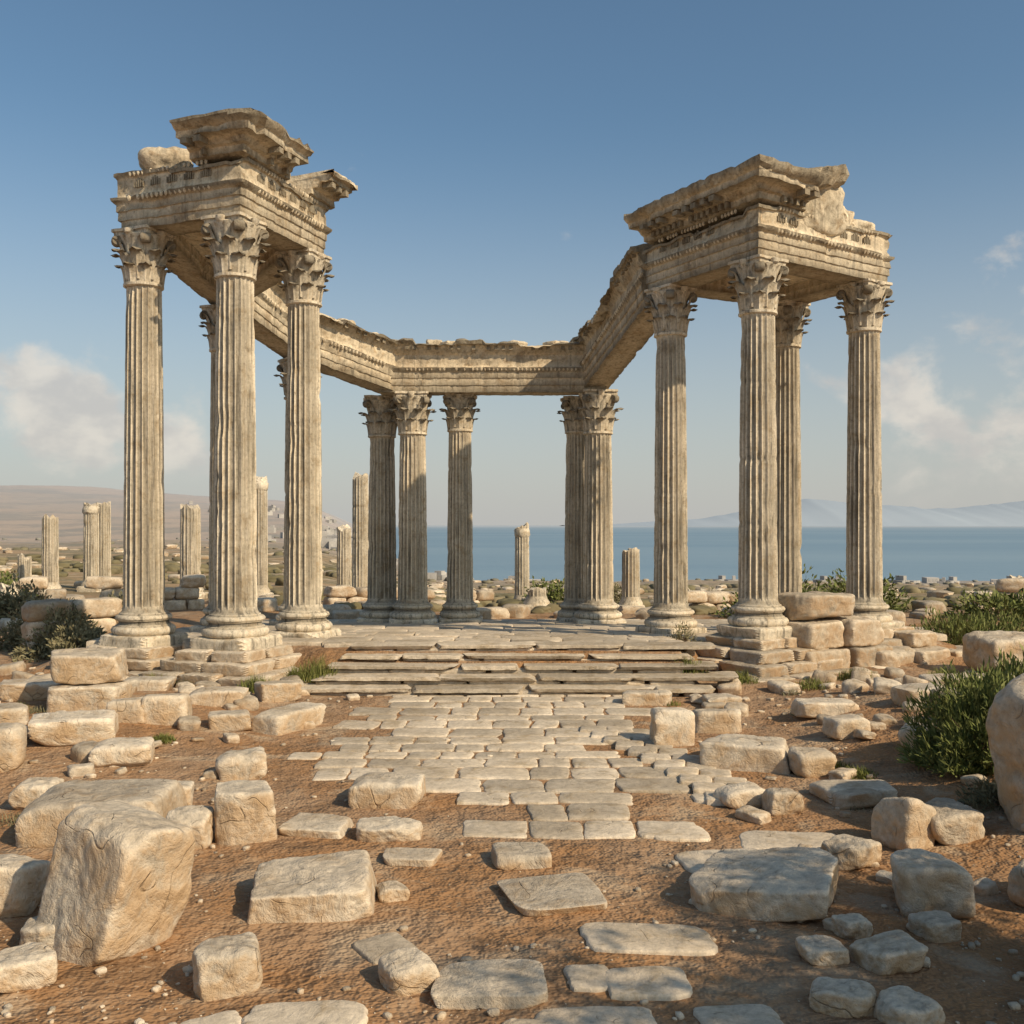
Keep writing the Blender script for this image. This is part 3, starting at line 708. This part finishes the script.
# ---------------------------------------------------------------- ground sheet
ys=[-30,-22,-15,-10,-6,-3,-1,.5,1.5,2.5,3.2]; y=3.6
while y<30: ys.append(y); y+=.045+.0055*max(0,y-4)
while y<7000: ys.append(y); y*=1.022; y+=.05
ys=np.array(ys); t=np.linspace(-1,1,321)
T=np.sign(t)*(.55*abs(t)+.45*abs(t)**2.5)
W=22+.85*np.maximum(ys,0)+np.where(ys>1000,(ys-1000)*.5,0)
X=T[None]*W[:,None]; Yg=ys[:,None]+0*X; Z=ground_z(X,Yg)
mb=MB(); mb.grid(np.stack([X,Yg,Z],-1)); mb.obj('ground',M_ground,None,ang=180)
# ---------------------------------------------------------------- sea, mountains
m,nt,b=mat('sea_water'); g=N(nt); p=g.pos()
sp=g.n('ShaderNodeSeparateXYZ'); g.set(sp.inputs[0],p)
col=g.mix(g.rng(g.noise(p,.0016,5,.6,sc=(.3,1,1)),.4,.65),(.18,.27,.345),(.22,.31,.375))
col=g.mix(g.rng(sp.outputs[1],1500,20000,0,.95),col,(.41,.445,.47)); g.set(b.inputs['Base Color'],col)  # far water paled in its base colour to stand for haze
b.inputs['Roughness'].default_value=.5
g.set(b.inputs['Normal'],g.bump(g.noise(p,.08,4,.7,sc=(.5,1,1)),.5,2.))
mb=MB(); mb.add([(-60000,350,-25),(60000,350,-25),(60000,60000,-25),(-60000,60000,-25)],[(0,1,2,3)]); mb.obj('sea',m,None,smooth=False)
m,nt,b=mat('hazy_mountain'); g=N(nt)
g.set(b.inputs['Base Color'],g.mix(g.noise(g.pos(),.0004,4),(.345,.405,.465),(.375,.43,.485)))  # aerial haze put into the mountains' base colour
mb=MB(); xs=np.linspace(1500,36000,300); V=[]
hh=(860*(.55+.8*fbm(np.stack([xs*.00025,0*xs,0*xs],1),6)))*sst(1500,9000,xs)
for k,(dy,f) in enumerate(((0,0),(1500,.45),(4000,1),(8000,.3))): V.append(np.stack([xs,26000+dy+300*np.sin(xs*.001),-60+(hh+60)*f],1))
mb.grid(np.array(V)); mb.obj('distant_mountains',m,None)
# ---------------------------------------------------------------- light & sky
SD=Vector((.68,-.54,.64)).normalized(); el=math.asin(SD.z); rotz=math.atan2(SD.x,SD.y)
sl=bpy.data.lights.new('sun','SUN'); sl.energy=4.5; sl.angle=math.radians(.9); sl.color=(1,.82,.58)
so=bpy.data.objects.new('sun',sl); scene.collection.objects.link(so); so.rotation_euler=SD.to_track_quat('Z','Y').to_euler()
w=bpy.data.worlds.new('World'); scene.world=w; w.use_nodes=True; nt=w.node_tree; nt.nodes.clear(); g=N(nt)
out=g.n('ShaderNodeOutputWorld'); bg=g.n('ShaderNodeBackground'); nt.links.new(bg.outputs[0],out.inputs[0]); bg.inputs[1].default_value=.11
sky=g.n('ShaderNodeTexSky',sky_type='NISHITA'); sky.sun_disc=False; sky.sun_elevation=el; sky.sun_rotation=rotz; sky.air_density=1.0; sky.dust_density=1.6; sky.ozone_density=1.8
tc=g.n('ShaderNodeTexCoord'); d=tc.outputs['Generated']
sp=g.n('ShaderNodeSeparateXYZ'); g.set(sp.inputs[0],d)
col=g.mix(1.,sky.outputs[0],(.88,1.02,1.0),'MULTIPLY')
hz=g.rng(sp.outputs[2],-.08,.38,.90,0.); col=g.mix(hz,col,(5.1,5.0,4.8))
def blob(c,r):
    v=Vector(c).normalized(); vm=g.n('ShaderNodeVectorMath',operation='DISTANCE'); g.set(vm.inputs[0],d); vm.inputs[1].default_value=v
    return g.rng(vm.outputs['Value'],0,r,1,0)
n1=g.noise(d,11,6,.55,sc=(1,1,1.4),dist=.2)
tot=None
for c,r,s in (((-.44,1,.10),.14,1),((-.33,1,.075),.10,.8),((.40,1,.105),.15,.75),((.50,1,.08),.14,.75),((.49,1,.255),.07,.5),((-.54,1,.06),.12,.8)):
    v=g.math('MULTIPLY',blob(c,r),s); tot=v if tot is None else g.math('MAXIMUM',tot,v)
f=g.rng(g.math('ADD',g.math('MULTIPLY',tot,.42),n1),.68,.86)
f=g.math('MULTIPLY',f,g.rng(sp.outputs[2],.0,.08))
n2=g.rng(g.noise(d,18,4,.55,sc=(1,1,1.5)),.35,.65)
col=g.mix(g.math('MULTIPLY',f,.75),col,g.mix(n2,(5.3,5.0,4.7),(7.2,6.6,5.8)))
g.set(bg.inputs[0],col)
# ---------------------------------------------------------------- camera
cd=bpy.data.cameras.new('camera'); cam=bpy.data.objects.new('camera',cd); scene.collection.objects.link(cam)
cam.location=(0,0,2.5); cam.rotation_euler=(math.radians(90),0,0); cd.lens=36; cd.sensor_width=36; cd.shift_y=13/1024
cd.clip_start=.1; cd.clip_end=120000; scene.camera=cam
scene.view_settings.view_transform='Standard'; scene.view_settings.look='None'; scene.view_settings.exposure=0
